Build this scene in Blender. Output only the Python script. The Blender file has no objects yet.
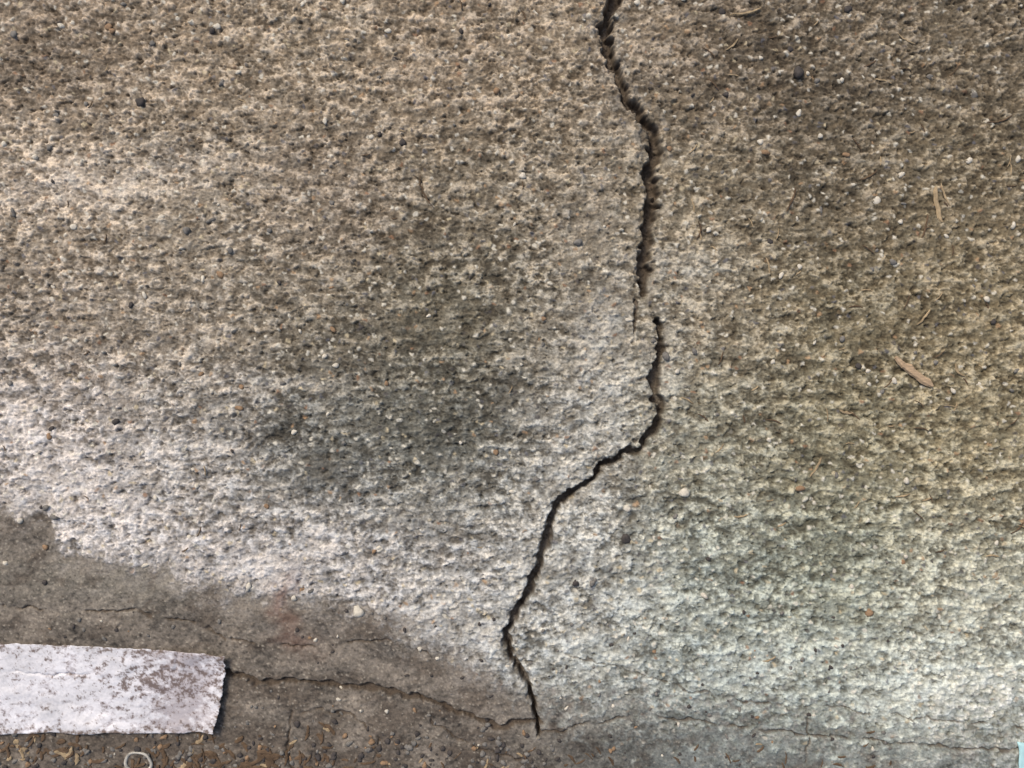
import bpy, math, numpy as np
from mathutils import Vector
S=0.0008            # world size of one image pixel: 0.8 mm
rng=np.random.default_rng(7)
# ---------- numpy noise ----------
def h2(ix,iy,seed):
    a=(ix.astype(np.int64)*374761393+iy.astype(np.int64)*668265263+seed*974634777)&0xffffffff
    a=((a^(a>>13))*1274126177)&0xffffffff
    a=(a^(a>>16))
    a=(a*2246822519)&0xffffffff
    a=a^(a>>15)
    return (a&0xffffff)/float(0xffffff)
def vn(x,y,seed):
    ix=np.floor(x);iy=np.floor(y);fx=x-ix;fy=y-iy
    u=fx*fx*fx*(fx*(fx*6-15)+10);v=fy*fy*fy*(fy*(fy*6-15)+10)
    def g(i,j):
        t=h2(ix+i,iy+j,seed)*6.28318
        return np.cos(t)*(fx-i)+np.sin(t)*(fy-j)
    return ((g(0,0)*(1-u)+g(1,0)*u)*(1-v)+(g(0,1)*(1-u)+g(1,1)*u)*v)*1.5
def fbm(x,y,seed,o=4,gain=.5):
    r=0;a=1;s=0
    for k in range(o):
        c,sn=math.cos(k*1.1),math.sin(k*1.1)
        r=r+a*vn((x*c-y*sn)*2**k+k*17.3,(x*sn+y*c)*2**k-k*9.1,seed+k);s+=a;a*=gain
    return r/s*1.4
def worley(x,y,seed):
    ix=np.floor(x);iy=np.floor(y)
    d1=np.full(x.shape,9.);d2=np.full(x.shape,9.);cid=np.zeros(x.shape)
    for i in(-1,0,1):
        for j in(-1,0,1):
            cx=ix+i;cy=iy+j
            px=cx+h2(cx,cy,seed);py=cy+h2(cx,cy,seed+1)
            d=np.hypot(px-x,py-y)
            m=d<d1
            d2=np.where(m,d1,np.minimum(d2,d))
            cid=np.where(m,h2(cx,cy,seed+2),cid)
            d1=np.where(m,d,d1)
    return d1,d2,cid
def ss(a,b,x):
    t=np.clip((x-a)/(b-a),0,1);return t*t*(3-2*t)
def lin(c):
    c=np.asarray(c,float)/255.
    return np.where(c<=.04045,c/12.92,((c+.055)/1.055)**2.4)
def seg(x,y,pts,wid):
    best=np.full(x.shape,1e9);bw=np.zeros(x.shape)
    for k in range(len(pts)-1):
        ax,ay=pts[k];bx,by=pts[k+1];dx=bx-ax;dy=by-ay
        t=np.clip(((x-ax)*dx+(y-ay)*dy)/(dx*dx+dy*dy),0,1)
        d=np.hypot(x-ax-t*dx,y-ay-t*dy)
        w=wid[k]+(wid[k+1]-wid[k])*t
        q=d/w
        m=q<best
        best=np.where(m,q,best);bw=np.where(m,w,bw)
    return best,bw
# ---------- staining of the concrete (coarse grid of colours estimated at image pixels; lens haze at lower right painted into the colour) ----------
G=np.array([
[(126,112,94),(132,118,99),(134,121,102),(132,118,99),(128,115,96),(108,96,79),(101,90,73),(103,92,74)],
[(155,142,124),(142,131,114),(126,114,98),(117,107,90),(118,108,91),(119,109,90),(100,90,72),(109,98,77)],
[(132,121,106),(130,120,105),(112,104,89),(102,96,80),(122,115,101),(126,117,99),(108,99,77),(118,107,83)],
[(162,155,148),(147,142,134),(108,107,99),(101,100,90),(149,146,137),(128,125,108),(116,110,88),(129,120,95)],
[(160,155,150),(156,151,146),(151,147,142),(145,142,136),(146,145,138),(133,137,126),(131,134,118),(144,143,126)],
[(145,140,136),(145,140,136),(146,142,136),(144,142,137),(140,143,137),(132,139,133),(144,150,141),(162,166,156)]],float)
G=lin(G)
GX=np.arange(8)*128+64.;GY=np.arange(6)*128+64.
BX=[-400,0,48,62,110,165,200,300,360,420,480,530,580,650,800,1024,1500]
BY=[500,506,514,550,556,566,590,597,606,634,668,696,706,710,728,742,750]
C1=[(760,-1500),(700,-900),(640,-420),(655,-200),(620,-60),(615,0),(604,25),(607,50),(618,75),(629,100),(651,125),(657,145),(650,172),(652,205),(647,235),(645,265),(642,294)]
W1=[5,5,5,5,5,6.2,7,6.2,5,5.4,6.4,8,6,7.2,7.4,7,4]
C2=[(658,320),(661,345),(653,375),(661,405),(656,428),(639,446),(609,461),(581,487),(560,500),(550,522),(545,550),(530,590),(514,615),(507,632),(512,655),(522,674),(531,687),(536,712),(538,737)]
W2=[3.6,5,6.4,6.4,6,4.4,3.6,3.4,4.4,6,5.8,4.8,5.2,5.4,4.6,4,3.4,2.8,2.6]
C3=[(-300,640),(60,676),(150,668),(225,674),(262,683),(300,680),(345,687),(382,689),(420,698),(462,713),(498,729),(530,722),(540,724)]
W3=[1.8,1.8,1.8,4,3.4,2.4,3.2,3.8,2.6,3,4.2,3.2,3]
C4=[(560,655),(620,668),(690,690),(740,702),(830,708),(960,722),(1100,735)];W4=[.9,.9,1,.9,1,1,1.1]
C5=[(540,735),(640,716),(700,722),(800,735),(1024,752),(1300,770)];W5=[1.2,1.5,1.6,1.5,1.8,1.8]
C6=[(633,300),(637,318),(632,335)];W6=[1.6,2,1]
C7=[(284,684),(292,715),(286,745),(300,790)];W7=[1.8,1.5,1.6,1.6]
C8=[(0,606),(60,612),(130,610),(190,622),(226,640)];W8=[1.6,1.3,2,1.6,1.3]
C9=[(415,172),(424,190),(432,208)];W9=[.8,1.2,.7]
C10=[(806,705),(810,735),(806,765)];W10=[1.3,1.5,1.3]
C11=[(290,712),(320,706),(352,716),(380,740),(372,780)];W11=[1.6,1.3,1.5,1.2,1.4]
C12=[(420,697),(432,722),(470,748),(520,760)];W12=[1.5,1.2,1.5,1.2]
C13=[(232,640),(300,646),(380,640),(430,655)];W13=[1.3,1,1.3,1]
CR=[(C1,W1,17),(C2,W2,15),(C3,W3,5),(C4,W4,1.5),(C5,W5,2.5),(C6,W6,4),(C7,W7,2.6),(C8,W8,2.4),(C9,W9,3),(C10,W10,2),(C11,W11,2.4),(C12,W12,2.2),(C13,W13,2)]
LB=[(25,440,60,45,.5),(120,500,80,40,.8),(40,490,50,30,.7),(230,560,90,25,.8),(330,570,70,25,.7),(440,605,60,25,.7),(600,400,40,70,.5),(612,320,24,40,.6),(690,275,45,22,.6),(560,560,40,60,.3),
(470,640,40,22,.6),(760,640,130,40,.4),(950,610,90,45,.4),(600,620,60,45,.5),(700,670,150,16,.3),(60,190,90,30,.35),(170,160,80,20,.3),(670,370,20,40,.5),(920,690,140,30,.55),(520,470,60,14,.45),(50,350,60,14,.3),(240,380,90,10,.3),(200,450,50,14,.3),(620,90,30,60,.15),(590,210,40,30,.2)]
DB=[(465,400,75,50,.55),(420,440,70,28,.45),(270,425,60,22,.55),(300,470,60,18,.4),(630,500,16,40,.55),(560,590,30,14,.2),(760,425,60,25,.3),(840,550,60,18,.45),(790,575,50,10,.35),(740,60,60,50,.3),(800,130,70,40,.25),(400,330,90,30,.2),(880,100,90,40,.25),(60,60,70,50,.35),
(330,365,60,10,.3),(180,405,50,12,.3),(690,560,14,18,.3),(420,230,60,25,.25),(120,300,80,14,.3),(20,300,50,20,.25),(340,200,70,30,.2),(640,735,120,18,.35)]
def surface(x,y,full=True):
    w1=fbm(x/45,y/45,11,4,.6);w2=fbm(x/45,y/45,21,4,.6)
    wx=x+20*w1;wy=y+16*w2
    rx=np.abs(((wx-0)%2048)); rx=np.where(rx>1024,2048-rx,rx)
    ry=np.where(wy<0,-wy,wy); ry=np.minimum(ry,768)
    yb=np.interp(x,BX,BY)+20*fbm(x/30,y/30,31,5,.7)
    d=y-yb
    tw=9+32*ss(480,640,x)+7*ss(100,500,x)
    d1,d2,cid=worley(x/6.4+.35*vn(x/5,y/5,3),y/5.6+.35*vn(x/5,y/5,4),51)
    e1,e2,eid=worley(x/3.5+.3*vn(x/3,y/3,6),y/3.2,61)
    sm=ss(-1.1,1.3,d/tw+1.3*fbm(x/11,y/9,33,4,.7)+.6*(eid-.5)+.5*(cid-.5))
    streak=fbm(x/50,(y+0.03*x)/8.5,41,4,.6)
    streak2=fbm(x/34,(y+0.03*x)/15,47,3)
    grain=1-ss(.0,.65,d1)
    fg=1-ss(0,.7,e1)
    big=fbm(x/20,y/13,71,6,.8)
    mid=fbm(x/8.5,y/6.8,75,3,.75)
    fine=vn(x/1.9,y/1.9,81)
    t1=(cid-.5)*ss(0,.16,d2-d1); t2=(eid-.5)*ss(0,.2,e2-e1)
    amp=.85+.6*fbm(x/80,y/50,77,4,.6)
    q=amp*(.46*t1+.54*t2+.14*(grain-.4)+1.0*big+.50*mid)+.32*streak+.20*streak2+.10*fine
    keep=ss(.3,.6,h2(np.floor(cid*1e6),np.floor(cid*3e5),5))
    pit=ss(.30,.62,fbm(x/9,y/7,91,3,.65)+.2*t2+.3*fbm(x/50,y/30,93,3))
    hr=1.5*(.6*grain*keep*(.5+cid)+.35*fg*(.4+eid))+1.1*t1+2.2*big+1.2*mid+.6*streak+.5*streak2+.15*fine
    hr=hr-2.0*pit
    hs=1.6*fbm(x/40,y/30,101,6,.7)+.25*fine+.55*ss(.62,1,eid)*fg+.9*ss(.86,1,cid)*grain
    h=hr*(1-sm)+(hs-1.2)*sm
    h=h+3.0*fbm(x/260,y/260,111,2)
    if not full: return h*S
    ax=np.exp(-((rx[:,None]-GX)/74.)**2);ax/=ax.sum(1)[:,None]
    ay=np.exp(-((ry[:,None]-GY)/74.)**2);ay/=ay.sum(1)[:,None]
    base=np.einsum('ni,nj,jic->nc',ax,ay,G,optimize=True)
    L=np.zeros(x.shape);D=np.zeros(x.shape)
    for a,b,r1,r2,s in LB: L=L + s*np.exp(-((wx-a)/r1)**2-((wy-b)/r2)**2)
    for a,b,r1,r2,s in DB: D=D+s*np.exp(-((wx-a)/r1)**2-((wy-b)/r2)**2)
    patch=fbm(x/120,y/55,121,5,.65)
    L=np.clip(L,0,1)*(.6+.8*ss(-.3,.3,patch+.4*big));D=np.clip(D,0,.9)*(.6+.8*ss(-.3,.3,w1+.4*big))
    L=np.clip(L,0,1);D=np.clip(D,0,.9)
    qq=q*1.5-.45*pit+.03+.36*patch+.28*L-.25*D
    light=ss(-.05,.85,qq)[:,None]; dark=ss(.06,-.85,qq)[:,None]
    hi=np.minimum(base*2.05+.07,.80);  lo=base*np.array([.41,.385,.35])
    col=base*(1-light)+hi*light
    col=col*(1-dark)+lo*dark
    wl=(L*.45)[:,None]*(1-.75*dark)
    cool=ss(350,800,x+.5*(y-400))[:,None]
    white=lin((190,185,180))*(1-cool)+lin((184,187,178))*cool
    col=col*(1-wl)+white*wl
    col=col*(1-.38*D[:,None])
    col=col*(1+.14*fbm(x/16,y/12,127,3)[:,None]*np.array([1,.6,.1]))
    gm=(ss(.38,.18,d1)*keep)[:,None]
    r=h2(np.floor(cid*9e5),np.floor(cid*1e5),9)
    gc=np.zeros(col.shape);use=np.zeros(x.shape)
    for lo_,hi_,c in((0,.05,(66,62,62)),(.05,.08,(160,130,98)),(.08,.22,(208,202,186)),(.22,.24,(136,102,76)),(.24,.29,(88,88,94)),(.29,.34,(186,172,142))):
        m=(r>=lo_)&(r<hi_);gc[m]=lin(c);use[m]=1
    k=gm*use[:,None]*.75
    col=col*(1-k)+gc*k
    # ---- mortar strip
    mc=lin((106,98,88))*np.ones((len(x),1))
    mr=ss(480,720,x)[:,None]
    mc=mc*(1-mr)+lin((106,110,106))*mr
    mr2=ss(780,1020,x)[:,None]
    mc=mc*(1-mr2)+lin((132,138,131))*mr2
    n1=fbm(x/55,y/35,131,6,.70)[:,None];n2=fbm(x/7,y/5.5,137,4,.8)[:,None]
    mc=mc*(1+1.05*n1+.75*n2+.35*t2[:,None])
    greyp=np.exp(-((wx-120)/150)**2-((wy-580)/28)**2)[:,None]
    mc=mc*(1-.5*greyp)+lin((132,127,115))*.5*greyp*(1+.6*n2)
    film=(np.exp(-np.clip(d,0,None)/24)*ss(-.25,.3,fbm(x/18,y/12,139,5,.78)))[:,None]*.65
    mc=mc*(1-film)+lin((148,142,134))*film*(1+.5*n2)
    soil=ss(-.1,.35,fbm(x/45,y/28,141,5,.65)+.5*ss(640,780,y)*ss(620,250,x)-.12)[:,None]
    so2=soil*.62
    mc=mc*(1-so2)+lin((78,68,58))*so2*(1+.9*n2)
    sg=(ss(.32,.12,e1)*ss(.80,.84,eid))[:,None]*.6
    mc=mc*(1-sg)+lin((166,158,143))*sg
    sg=(ss(.36,.14,e1)*ss(.18,.13,eid))[:,None]*.65
    mc=mc*(1-sg)+lin((54,47,41))*sg
    dk=np.exp(-((wx-600)/90)**2-((wy-750)/24)**2)[:,None]
    mc=mc*(1-.45*dk)
    rust=(np.exp(-((wx-287)/11)**2-((wy-602)/28)**2)+.5*np.exp(-((wx-292)/24)**2-((wy-640)/12)**2))[:,None]
    pm=sm[:,None]
    col=col*(1-pm)+np.clip(mc,.01,1)*pm
    rust=np.clip(rust,0,1)
    col=col*(1-.55*rust)+lin((110,76,62))*.55*rust
    # ---- cracks
    jx=x+4.5*fbm(x/18,y/18,151,3,.55);jy=y+4.5*fbm(x/18,y/18,161,3,.55)
    jw=1+.5*fbm(x/11,y/11,167,2)
    for P,W,dep in CR:
        x0=min(p[0] for p in P)-40;x1=max(p[0] for p in P)+40;y0=min(p[1] for p in P)-40;y1=max(p[1] for p in P)+40
        m=(x>x0)&(x<x1)&(y>y0)&(y<y1)
        if not m.any(): continue
        qd,w=seg(jx[m],jy[m],P,W)
        qd=qd/jw[m]+.18*vn(x[m]/4,y[m]/4,187)+.16*vn(x[m]/8,y[m]/8,188)
        thin=1. if dep>4.2 else ss(-.45,.0,fbm(x[m]/30,y[m]/30,181,2))
        inside=(1-ss(.4,1.02,qd))*thin
        chip=ss(.0,.4,fbm(x[m]/8,y[m]/8,183,3))*np.exp(-((qd-1.2)/.4)**2) if dep>10 else 0
        h[m]=h[m]-dep*inside-2.2*chip-.5*np.exp(-(qd/2.2)**2)
        f=((1-ss(.6,1.05,qd))*thin)[:,None]*(.85 if dep>3 else .7)
        col[m]=col[m]*(1-f)+lin((80,68,56))*f
        if dep>10:
            f=chip[:,None]*.45
            col[m]=col[m]*(1-f)+lin((92,80,66))*f
            e=(np.exp(-((qd*w-w-5)/4)**2)*ss(.0,.5,fbm(x[m]/18,y[m]/18,171,2)+.2))[:,None]*.28
            col[m]=col[m]*(1-e)+lin((172,166,154))*e
    return h*S,np.clip(col,.005,.85)
# ---------- mesh grid: dense core, widening outward to the horizon ----------
def axis(a,b,step,out):
    core=np.arange(a,b+step,step)
    o=[];v=0;s=step
    while v<out: s*=1.09;v+=s;o.append(v)
    o=np.array(o)
    return np.concatenate([a-o[::-1],core,core[-1]+o])
AX=axis(-100,1124,.88,60000);AY=axis(-90,858,.88,60000)
nx,ny=len(AX),len(AY)
X,Y=np.meshgrid(AX,AY);X=X.ravel();Y=Y.ravel()
N=len(X);H=np.zeros(N);COL=np.ones((N,4),np.float32)
for i in range(0,N,200000):
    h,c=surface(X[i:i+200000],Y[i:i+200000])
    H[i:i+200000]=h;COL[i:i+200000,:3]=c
co=np.stack([(X-512)*S,(384-Y)*S,H],1).astype(np.float32)
idx=np.arange(N).reshape(ny,nx)
q=np.stack([idx[:-1,:-1],idx[1:,:-1],idx[1:,1:],idx[:-1,1:]],-1).reshape(-1,4)
me=bpy.data.meshes.new("concrete_ground")
me.vertices.add(N);me.vertices.foreach_set("co",co.ravel())
me.loops.add(q.size);me.loops.foreach_set("vertex_index",q.ravel().astype(np.int32))
me.polygons.add(len(q));me.polygons.foreach_set("loop_start",np.arange(0,q.size,4,dtype=np.int32))
me.update(calc_edges=True)
at=me.color_attributes.new("stain","FLOAT_COLOR","POINT");at.data.foreach_set("color",COL.ravel())  # ground colour: stains, grain and the painted lens haze
me.polygons.foreach_set("use_smooth",np.ones(len(q),bool))
ground=bpy.data.objects.new("concrete_ground",me);bpy.context.collection.objects.link(ground)
# ---------- materials ----------
def newmat(n):
    m=bpy.data.materials.new(n);m.use_nodes=True
    return m,m.node_tree,m.node_tree.nodes["Principled BSDF"]
m,nt,bs=newmat("weathered_concrete")
bs.inputs["Roughness"].default_value=.85
bs.inputs["Specular IOR Level"].default_value=.4
A=nt.nodes.new("ShaderNodeAttribute");A.attribute_name="stain"
tc=nt.nodes.new("ShaderNodeTexCoord")
nz=nt.nodes.new("ShaderNodeTexNoise");nz.inputs["Scale"].default_value=560;nz.inputs["Detail"].default_value=3;nz.inputs["Roughness"].default_value=.7
nt.links.new(tc.outputs["Object"],nz.inputs["Vector"])
rp=nt.nodes.new("ShaderNodeMapRange");rp.inputs["From Min"].default_value=.3;rp.inputs["From Max"].default_value=.7;rp.inputs["To Min"].default_value=.74;rp.inputs["To Max"].default_value=1.3
nt.links.new(nz.outputs["Fac"],rp.inputs["Value"])
vm=nt.nodes.new("ShaderNodeVectorMath");vm.operation='SCALE'
nt.links.new(A.outputs["Color"],vm.inputs[0]);nt.links.new(rp.outputs[0],vm.inputs["Scale"])
nt.links.new(vm.outputs[0],bs.inputs["Base Color"])
bp=nt.nodes.new("ShaderNodeBump");bp.inputs["Strength"].default_value=.5;bp.inputs["Distance"].default_value=.0006
nt.links.new(nz.outputs["Fac"],bp.inputs["Height"]);nt.links.new(bp.outputs[0],bs.inputs["Normal"])
me.materials.append(m)
def hz(x,y): return float(surface(np.array([float(x)]),np.array([float(y)]))[0][0])
def hmax(x,y,r=5):
    a=np.linspace(-r,r,7);xx,yy=np.meshgrid(x+a,y+a)
    return float(surface(xx.ravel(),yy.ravel())[0].max())
def W(x,y,z): return ((x-512)*S,(384-y)*S,z)
def mk(name,verts,faces,mats,fm=None,smooth=False):
    me=bpy.data.meshes.new(name);me.from_pydata(verts,[],faces)
    for a in mats: me.materials.append(a)
    if fm is not None: me.polygons.foreach_set("material_index",fm)
    if smooth: me.polygons.foreach_set("use_smooth",[True]*len(faces))
    me.update()
    o=bpy.data.objects.new(name,me);bpy.context.collection.objects.link(o);return o
def simple(n,c,var=.35,scale=300,rough=.8,stretch=(1,1,1)):
    m,nt,bs=newmat(n);bs.inputs["Roughness"].default_value=rough;bs.inputs["Specular IOR Level"].default_value=.3
    tc=nt.nodes.new("ShaderNodeTexCoord");mp=nt.nodes.new("ShaderNodeMapping");mp.inputs["Scale"].default_value=stretch
    nz=nt.nodes.new("ShaderNodeTexNoise");nz.inputs["Scale"].default_value=scale;nz.inputs["Detail"].default_value=4
    nt.links.new(tc.outputs["Object"],mp.inputs[0]);nt.links.new(mp.outputs[0],nz.inputs["Vector"])
    cr=nt.nodes.new("ShaderNodeValToRGB");c=lin(c)
    cr.color_ramp.elements[0].position=.3;cr.color_ramp.elements[1].position=.7
    cr.color_ramp.elements[0].color=(*(c*(1-var)),1);cr.color_ramp.elements[1].color=(*np.minimum(c*(1+var),.85),1)
    nt.links.new(nz.outputs["Fac"],cr.inputs[0]);nt.links.new(cr.outputs[0],bs.inputs["Base Color"]);return m
# ---------- paper strip ----------
nu,nv=340,110
tl=np.array([-60,642.]);tr=np.array([229,654.]);br=np.array([219,728.]);blc=np.array([-60,738.])
U,V=np.meshgrid(np.linspace(0,1,nu),np.linspace(0,1,nv))
U=U.ravel();V=V.ravel()
top=tl[None]*(1-U[:,None])+tr[None]*U[:,None];bot=blc[None]*(1-U[:,None])+br[None]*U[:,None]
P=top*(1-V[:,None])+bot*V[:,None]
P[:,1]+= np.exp(-V/.03)*1.6*fbm(U*16,V*0,201)+np.exp(-(1-V)/.03)*2.0*fbm(U*9,V*0,202)-2.5*np.sin(U*3.1)*(1-V)-4*np.sin(U*5.2)*V*.6
cr=np.exp(-(1-U)/.05)
P[:,0]+=np.exp(-(1-U)/.012)*3.4*fbm(V*6,U*0,203,5,.7)-5*cr*(2*V-1)**2*.5
Z=2.0*fbm(U*5,V*2,205,3)+.7*fbm(U*22,V*8,207,3)+3.4*np.exp(-((V-1)/.16)**2)*(.6+.9*vn(U*6,U*0,206))+6.0*np.exp(-((U-1)/.06)**2)*(.4+.6*V)-1.2*np.exp(-((U-(.83-.02*V))/.008)**2)+3.0*np.exp(-(V/.1)**2)*ss(.7,.95,U)
gz=surface(P[:,0],P[:,1])[0]
z0=gz.max()
Zf=np.maximum(z0*.7+gz.mean()*.3+Z*S,gz.max()*.6+gz*.4+.0003)
vs=[W(a,b,z) for (a,b),z in zip(P,Zf)]
n1=fbm(P[:,0]/45,P[:,1]/30,211,4,.6);n2=fbm(P[:,0]/11,P[:,1]/8,215,5,.75);n3=fbm(P[:,0]/3,P[:,1]/3,219,3,.7)
pc=np.ones((len(U),1))*lin((216,214,217))*(1+.26*n1+.18*n3)[:,None]
st=ss(-.05,.4,.7*n2+.45*n1+.55*np.exp(-((P[:,0]-185)/42)**2)-.06)[:,None]
pc=pc*(1-.65*st)+lin((146,134,136))*.65*st
s2=.5*n3+.8*n2+.4*np.exp(-((P[:,0]-165)/55)**2-((P[:,1]-682)/20)**2)-.10+.25*(1-ss(0,.14,1-V))+.2*np.exp(-V/.12)+.25*np.exp(-(1-U)/.03)
st2=ss(.12,.40,s2)[:,None]
pc=pc*(1-.85*st2)+lin((94,76,66))*.85*st2
hx=np.exp(-((P[:,1]-(702+4*np.sin(P[:,0]/30)-.06*P[:,0]))/1.4)**2)*ss(-.2,.3,n2)
pc=pc*(1-.5*hx[:,None])+lin((90,74,74))*.5*hx[:,None]
eg=np.clip(np.exp(-V/.05)+np.exp(-(1-V)/.05)+np.exp(-(1-U)/.014),0,1)[:,None]*ss(-.3,.3,n2)[:,None]
pc=pc*(1-.65*eg)+lin((110,92,76))*.65*eg
fs=[(j*nu+i,(j+1)*nu+i,(j+1)*nu+i+1,j*nu+i+1) for j in range(nv-1) for i in range(nu-1)]
pm,nt,bs=newmat("dirty_paper");bs.inputs["Roughness"].default_value=.6
A=nt.nodes.new("ShaderNodeAttribute");A.attribute_name="stain";nt.links.new(A.outputs["Color"],bs.inputs["Base Color"])
paper=mk("paper_strip",vs,fs,[pm],smooth=True)
at=paper.data.color_attributes.new("stain","FLOAT_COLOR","POINT")
at.data.foreach_set("color",np.concatenate([np.clip(pc,.01,.85),np.ones((len(U),1))],1).astype(np.float32).ravel())
so=paper.modifiers.new("thickness","SOLIDIFY");so.thickness=.0004;so.offset=1
# ---------- litter ----------
straw=simple("dry_straw",(158,138,108),.35,200);strawd=simple("old_straw",(92,74,56),.35,200)
wood=simple("wood_fibre",(172,148,120),.3,250,stretch=(1,4,1))
def sliver(vs,fs,fm,x,y,L,w,ang,mi,bend=.1,t=.8):
    n=9;a=math.radians(ang);b=len(vs);z=hmax(x,y,min(L*.3,8))-.7*S
    tilt=rng.uniform(-.04,.06)
    for i in range(n):
        s=i/(n-1)-.5
        j=rng.normal(0,.012)*L
        cx=x+math.cos(a)*L*s-math.sin(a)*(bend*L*(s*s*4-.5)+j);cy=y-math.sin(a)*L*s-math.cos(a)*(bend*L*(s*s*4-.5)+j)
        ww=w*.5*(1-(abs(s)*2)**4*.6)*rng.uniform(.7,1.15)
        for k in range(6):
            th=k*math.pi/3
            o=ww*math.cos(th);zz=min(t,ww)*math.sin(th)
            vs.append(W(cx-math.sin(a)*o,cy-math.cos(a)*o,z+(zz+t*.6+tilt*L*s)*S))
        if i:
            for k in range(6):
                fs.append((b+(i-1)*6+k,b+(i-1)*6+(k+1)%6,b+i*6+(k+1)%6,b+i*6+k));fm.append(mi)
    fs.append(tuple(b+k for k in range(5,-1,-1)));fm.append(mi)
    fs.append(tuple(b+(n-1)*6+k for k in range(6)));fm.append(mi)
vs=[];fs=[];fm=[]
sliver(vs,fs,fm,911,372,46,9,-38,0,.02,2.2);sliver(vs,fs,fm,903,368,26,4,-42,0,.01,3.2);sliver(vs,fs,fm,920,381,20,4,-30,0,.02,2.8)
mk("wood_chip",vs,fs,[wood],fm)
vs=[];fs=[];fm=[]
for a in [(937,205,36,6,-80,0,.05,1.6),(957,371,16,2.5,-55,0,.2),(922,318,20,2.2,50,0,.05),(791,200,26,2.4,70,1,.05),(745,13,32,2.2,12,0,.06),(815,467,22,2.4,60,0,.05),(944,195,24,2,-70,0,.05),(924,228,28,2.4,75,1,.05),
          (868,176,20,1.8,30,1,.1),(699,230,18,2,85,1,.2),(425,192,34,1.8,-68,1,.1),(845,412,14,3,-10,0,.1),(770,660,14,1.6,20,0,.1),(1000,120,26,1.8,15,1,.1),(905,40,20,1.6,-30,0,.1)]:
    sliver(vs,fs,fm,*a)
for i in range(80):
    sliver(vs,fs,fm,rng.uniform(680,1060),rng.uniform(-20,560),rng.uniform(6,18),rng.uniform(1,2),rng.uniform(0,180),int(rng.random()<.5),.08,.6)
for i in range(25):
    sliver(vs,fs,fm,rng.uniform(-60,580),rng.uniform(-20,580),rng.uniform(5,11),rng.uniform(1,1.6),rng.uniform(0,180),int(rng.random()<.6),.08,.6)
for i in range(150):
    sliver(vs,fs,fm,rng.normal(240,60),rng.normal(764,15),rng.uniform(5,16),rng.uniform(2,5),rng.uniform(0,180),int(rng.random()<.9),.08,.9)
for i in range(45):
    sliver(vs,fs,fm,rng.normal(30,36),rng.normal(753,10),rng.uniform(5,15),rng.uniform(2,5),rng.uniform(0,180),int(rng.random()<.8),.08,.9)
for i in range(60):
    sliver(vs,fs,fm,rng.uniform(300,900),rng.normal(764,12),rng.uniform(4,12),rng.uniform(1,3),rng.uniform(0,180),int(rng.random()<.85),.08,.7)
mk("straw_litter",vs,fs,[straw,strawd],fm)
# ---------- pebbles ----------
import bmesh
bm=bmesh.new();bmesh.ops.create_icosphere(bm,subdivisions=2,radius=1)
IV=[v.co.copy() for v in bm.verts];IF=[tuple(v.index for v in f.verts) for f in bm.faces];bm.free()
PM=[simple("pale_stone",(198,190,174),.2,400),simple("dark_stone",(68,63,60),.3,400),simple("tan_stone",(140,114,88),.25,400),simple("grey_stone",(114,110,104),.3,400)]
vs=[];fs=[];fm=[]
def peb(x,y,r,mi,asp=1.2):
    b=len(vs);z=hz(x,y);a=rng.uniform(0,6.28);ph=rng.uniform(0,9,3)
    for v in IV:
        k=1+.2*math.sin(v.x*2.3+ph[0])+.2*math.sin(v.y*2.9+ph[1])+.14*math.sin(v.z*3.5+ph[2]+v.x*3)
        px=v.x*k*r*asp;py=v.y*k*r
        vs.append(W(x+px*math.cos(a)-py*math.sin(a),y+px*math.sin(a)+py*math.cos(a),z+(v.z*k*r*.6+r*.15)*S))
    for f in IF: fs.append(tuple(b+i for i in f));fm.append(mi)
for a in [(357,612,5,0),(683,492,4.4,0),(876,200,4.4,0),(798,73,5,1),(140,101,4.4,1),(800,488,3.6,2),(870,612,3.6,2),(765,152,3.4,2),(845,155,2.8,2),(240,408,3.2,2),(666,357,3.8,3),(577,243,3.8,3),(45,547,2.6,2),(350,743,3,3),(20,520,2.6,0),
          (722,12,3.4,1),(847,10,3.4,1),(403,142,3.2,1),(52,300,3,0),(186,231,3.4,3),(626,540,4.4,1),(975,95,3.2,3),(905,480,2.8,0),(985,300,2.8,0)]: peb(*a)
for i in range(240):
    mi=int(rng.choice([0,1,2,3],p=[.4,.15,.12,.33]))
    peb(rng.uniform(-80,1100),rng.uniform(-70,600),rng.uniform(1.3,2.9),mi,rng.uniform(1,1.6))
for i in range(300):
    peb(rng.uniform(-60,560),rng.normal(758,18),rng.uniform(.8,2.8),int(rng.choice([1,2,3],p=[.5,.12,.38])),1.3)
for i in range(220):
    peb(rng.uniform(-60,900),rng.uniform(610,768),rng.uniform(.7,2),int(rng.choice([0,1,2,3],p=[.15,.35,.1,.4])),1.3)
mk("pebbles",vs,fs,PM,fm,True)
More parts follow.
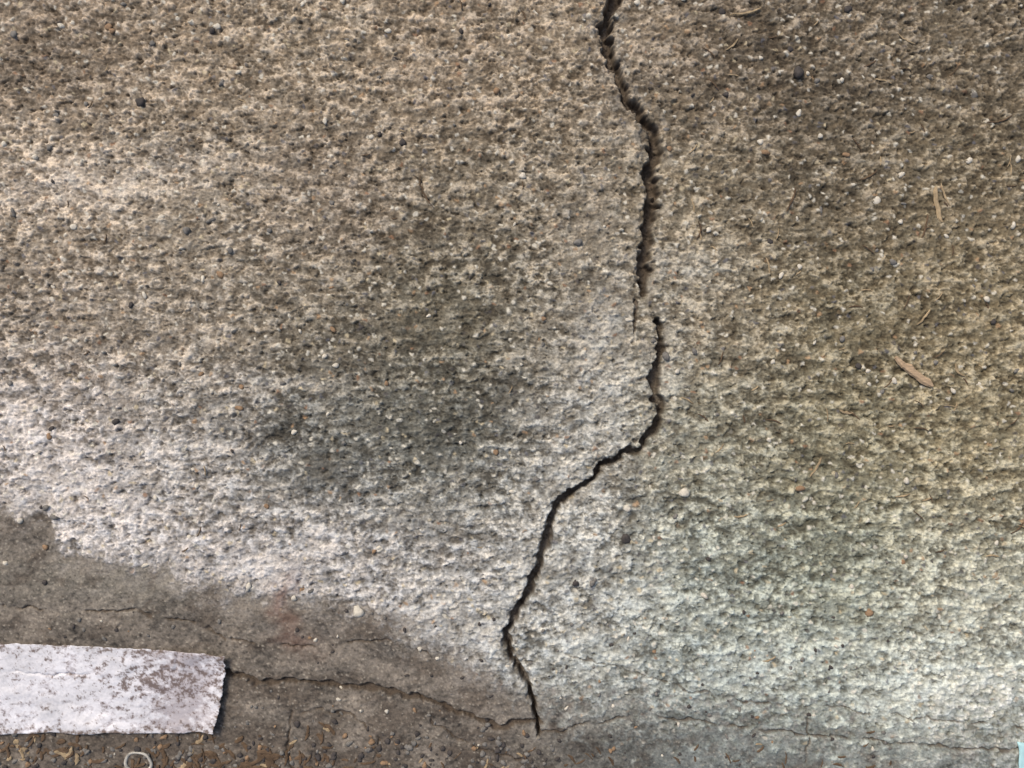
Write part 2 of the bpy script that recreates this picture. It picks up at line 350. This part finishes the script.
# ---------- small plastic ring ----------
vs=[];fs=[]
cx,cy=138,763;z=hmax(cx,cy,12)
prof=[(13,0),(13.6,2),(13.2,3.4),(11.8,3.8),(10.8,2.6),(10.5,1)]
n=40
for i in range(n):
    t=i*2*math.pi/n;wob=1+.06*math.sin(2*t+.6)+.03*math.sin(5*t)
    for r,zz in prof: vs.append(W(cx+r*wob*math.cos(t)*1.05,cy+r*wob*math.sin(t)*.85,z+(zz*.7-1.0+.8*math.sin(t+1))*S))
for i in range(n):
    for k in range(6):
        fs.append((i*6+k,((i+1)%n)*6+k,((i+1)%n)*6+(k+1)%6,i*6+(k+1)%6))
mk("plastic_ring",vs,fs,[simple("greyed_plastic",(172,168,158),.4,200,.4)],smooth=True)
# ---------- pale blue plastic scrap ----------
vs=[];fs=[];a_,b_=14,12
z=hmax(1040,760,14)
for j in range(b_):
    for i in range(a_):
        u=i/(a_-1);v=j/(b_-1)
        x=1016+u*52+ (4*v if i==0 else 0)+1.2*math.sin(v*9);y=741+v*46+1.5*math.sin(u*8)-3*u
        vs.append(W(x,y,z+(.6+1.2*math.sin(u*4+v*2)+1.0*v)*S))
for j in range(b_-1):
    for i in range(a_-1): k=j*a_+i;fs.append((k,k+a_,k+a_+1,k+1))
o=mk("plastic_scrap",vs,fs,[simple("pale_blue_plastic",(168,205,208),.12,120,.45)],smooth=True)
o.modifiers.new("thickness","SOLIDIFY").thickness=.0005
# ---------- light ----------
w=bpy.data.worlds.new("World");bpy.context.scene.world=w;w.use_nodes=True
n=w.node_tree.nodes;bg=n["Background"];sk=n.new("ShaderNodeTexSky");sk.sky_type='NISHITA';sk.sun_disc=False
EL,AZ=math.radians(50),math.radians(-35)
sk.sun_elevation=EL;sk.sun_rotation=AZ;sk.air_density=1;sk.dust_density=4
w.node_tree.links.new(sk.outputs[0],bg.inputs[0]);bg.inputs[1].default_value=.14
ld=bpy.data.lights.new("sun","SUN");ld.energy=2.1;ld.angle=math.radians(14);ld.color=(1,.92,.80)
lo=bpy.data.objects.new("sun",ld);bpy.context.collection.objects.link(lo)
d=Vector((math.sin(AZ)*math.cos(EL),math.cos(AZ)*math.cos(EL),math.sin(EL)))
lo.rotation_euler=d.to_track_quat('Z','Y').to_euler()
cd=bpy.data.cameras.new("camera");cd.lens=27;cd.sensor_width=36;cd.clip_start=.01;cd.clip_end=500
cam=bpy.data.objects.new("camera",cd);bpy.context.collection.objects.link(cam)
cam.location=(0,0,1024*S*27/36);cam.rotation_euler=(0,0,0)
sc=bpy.context.scene;sc.camera=cam
sc.view_settings.view_transform='Standard';sc.view_settings.look='None';sc.view_settings.exposure=0
print("verts",N,"h",H.min(),H.max())
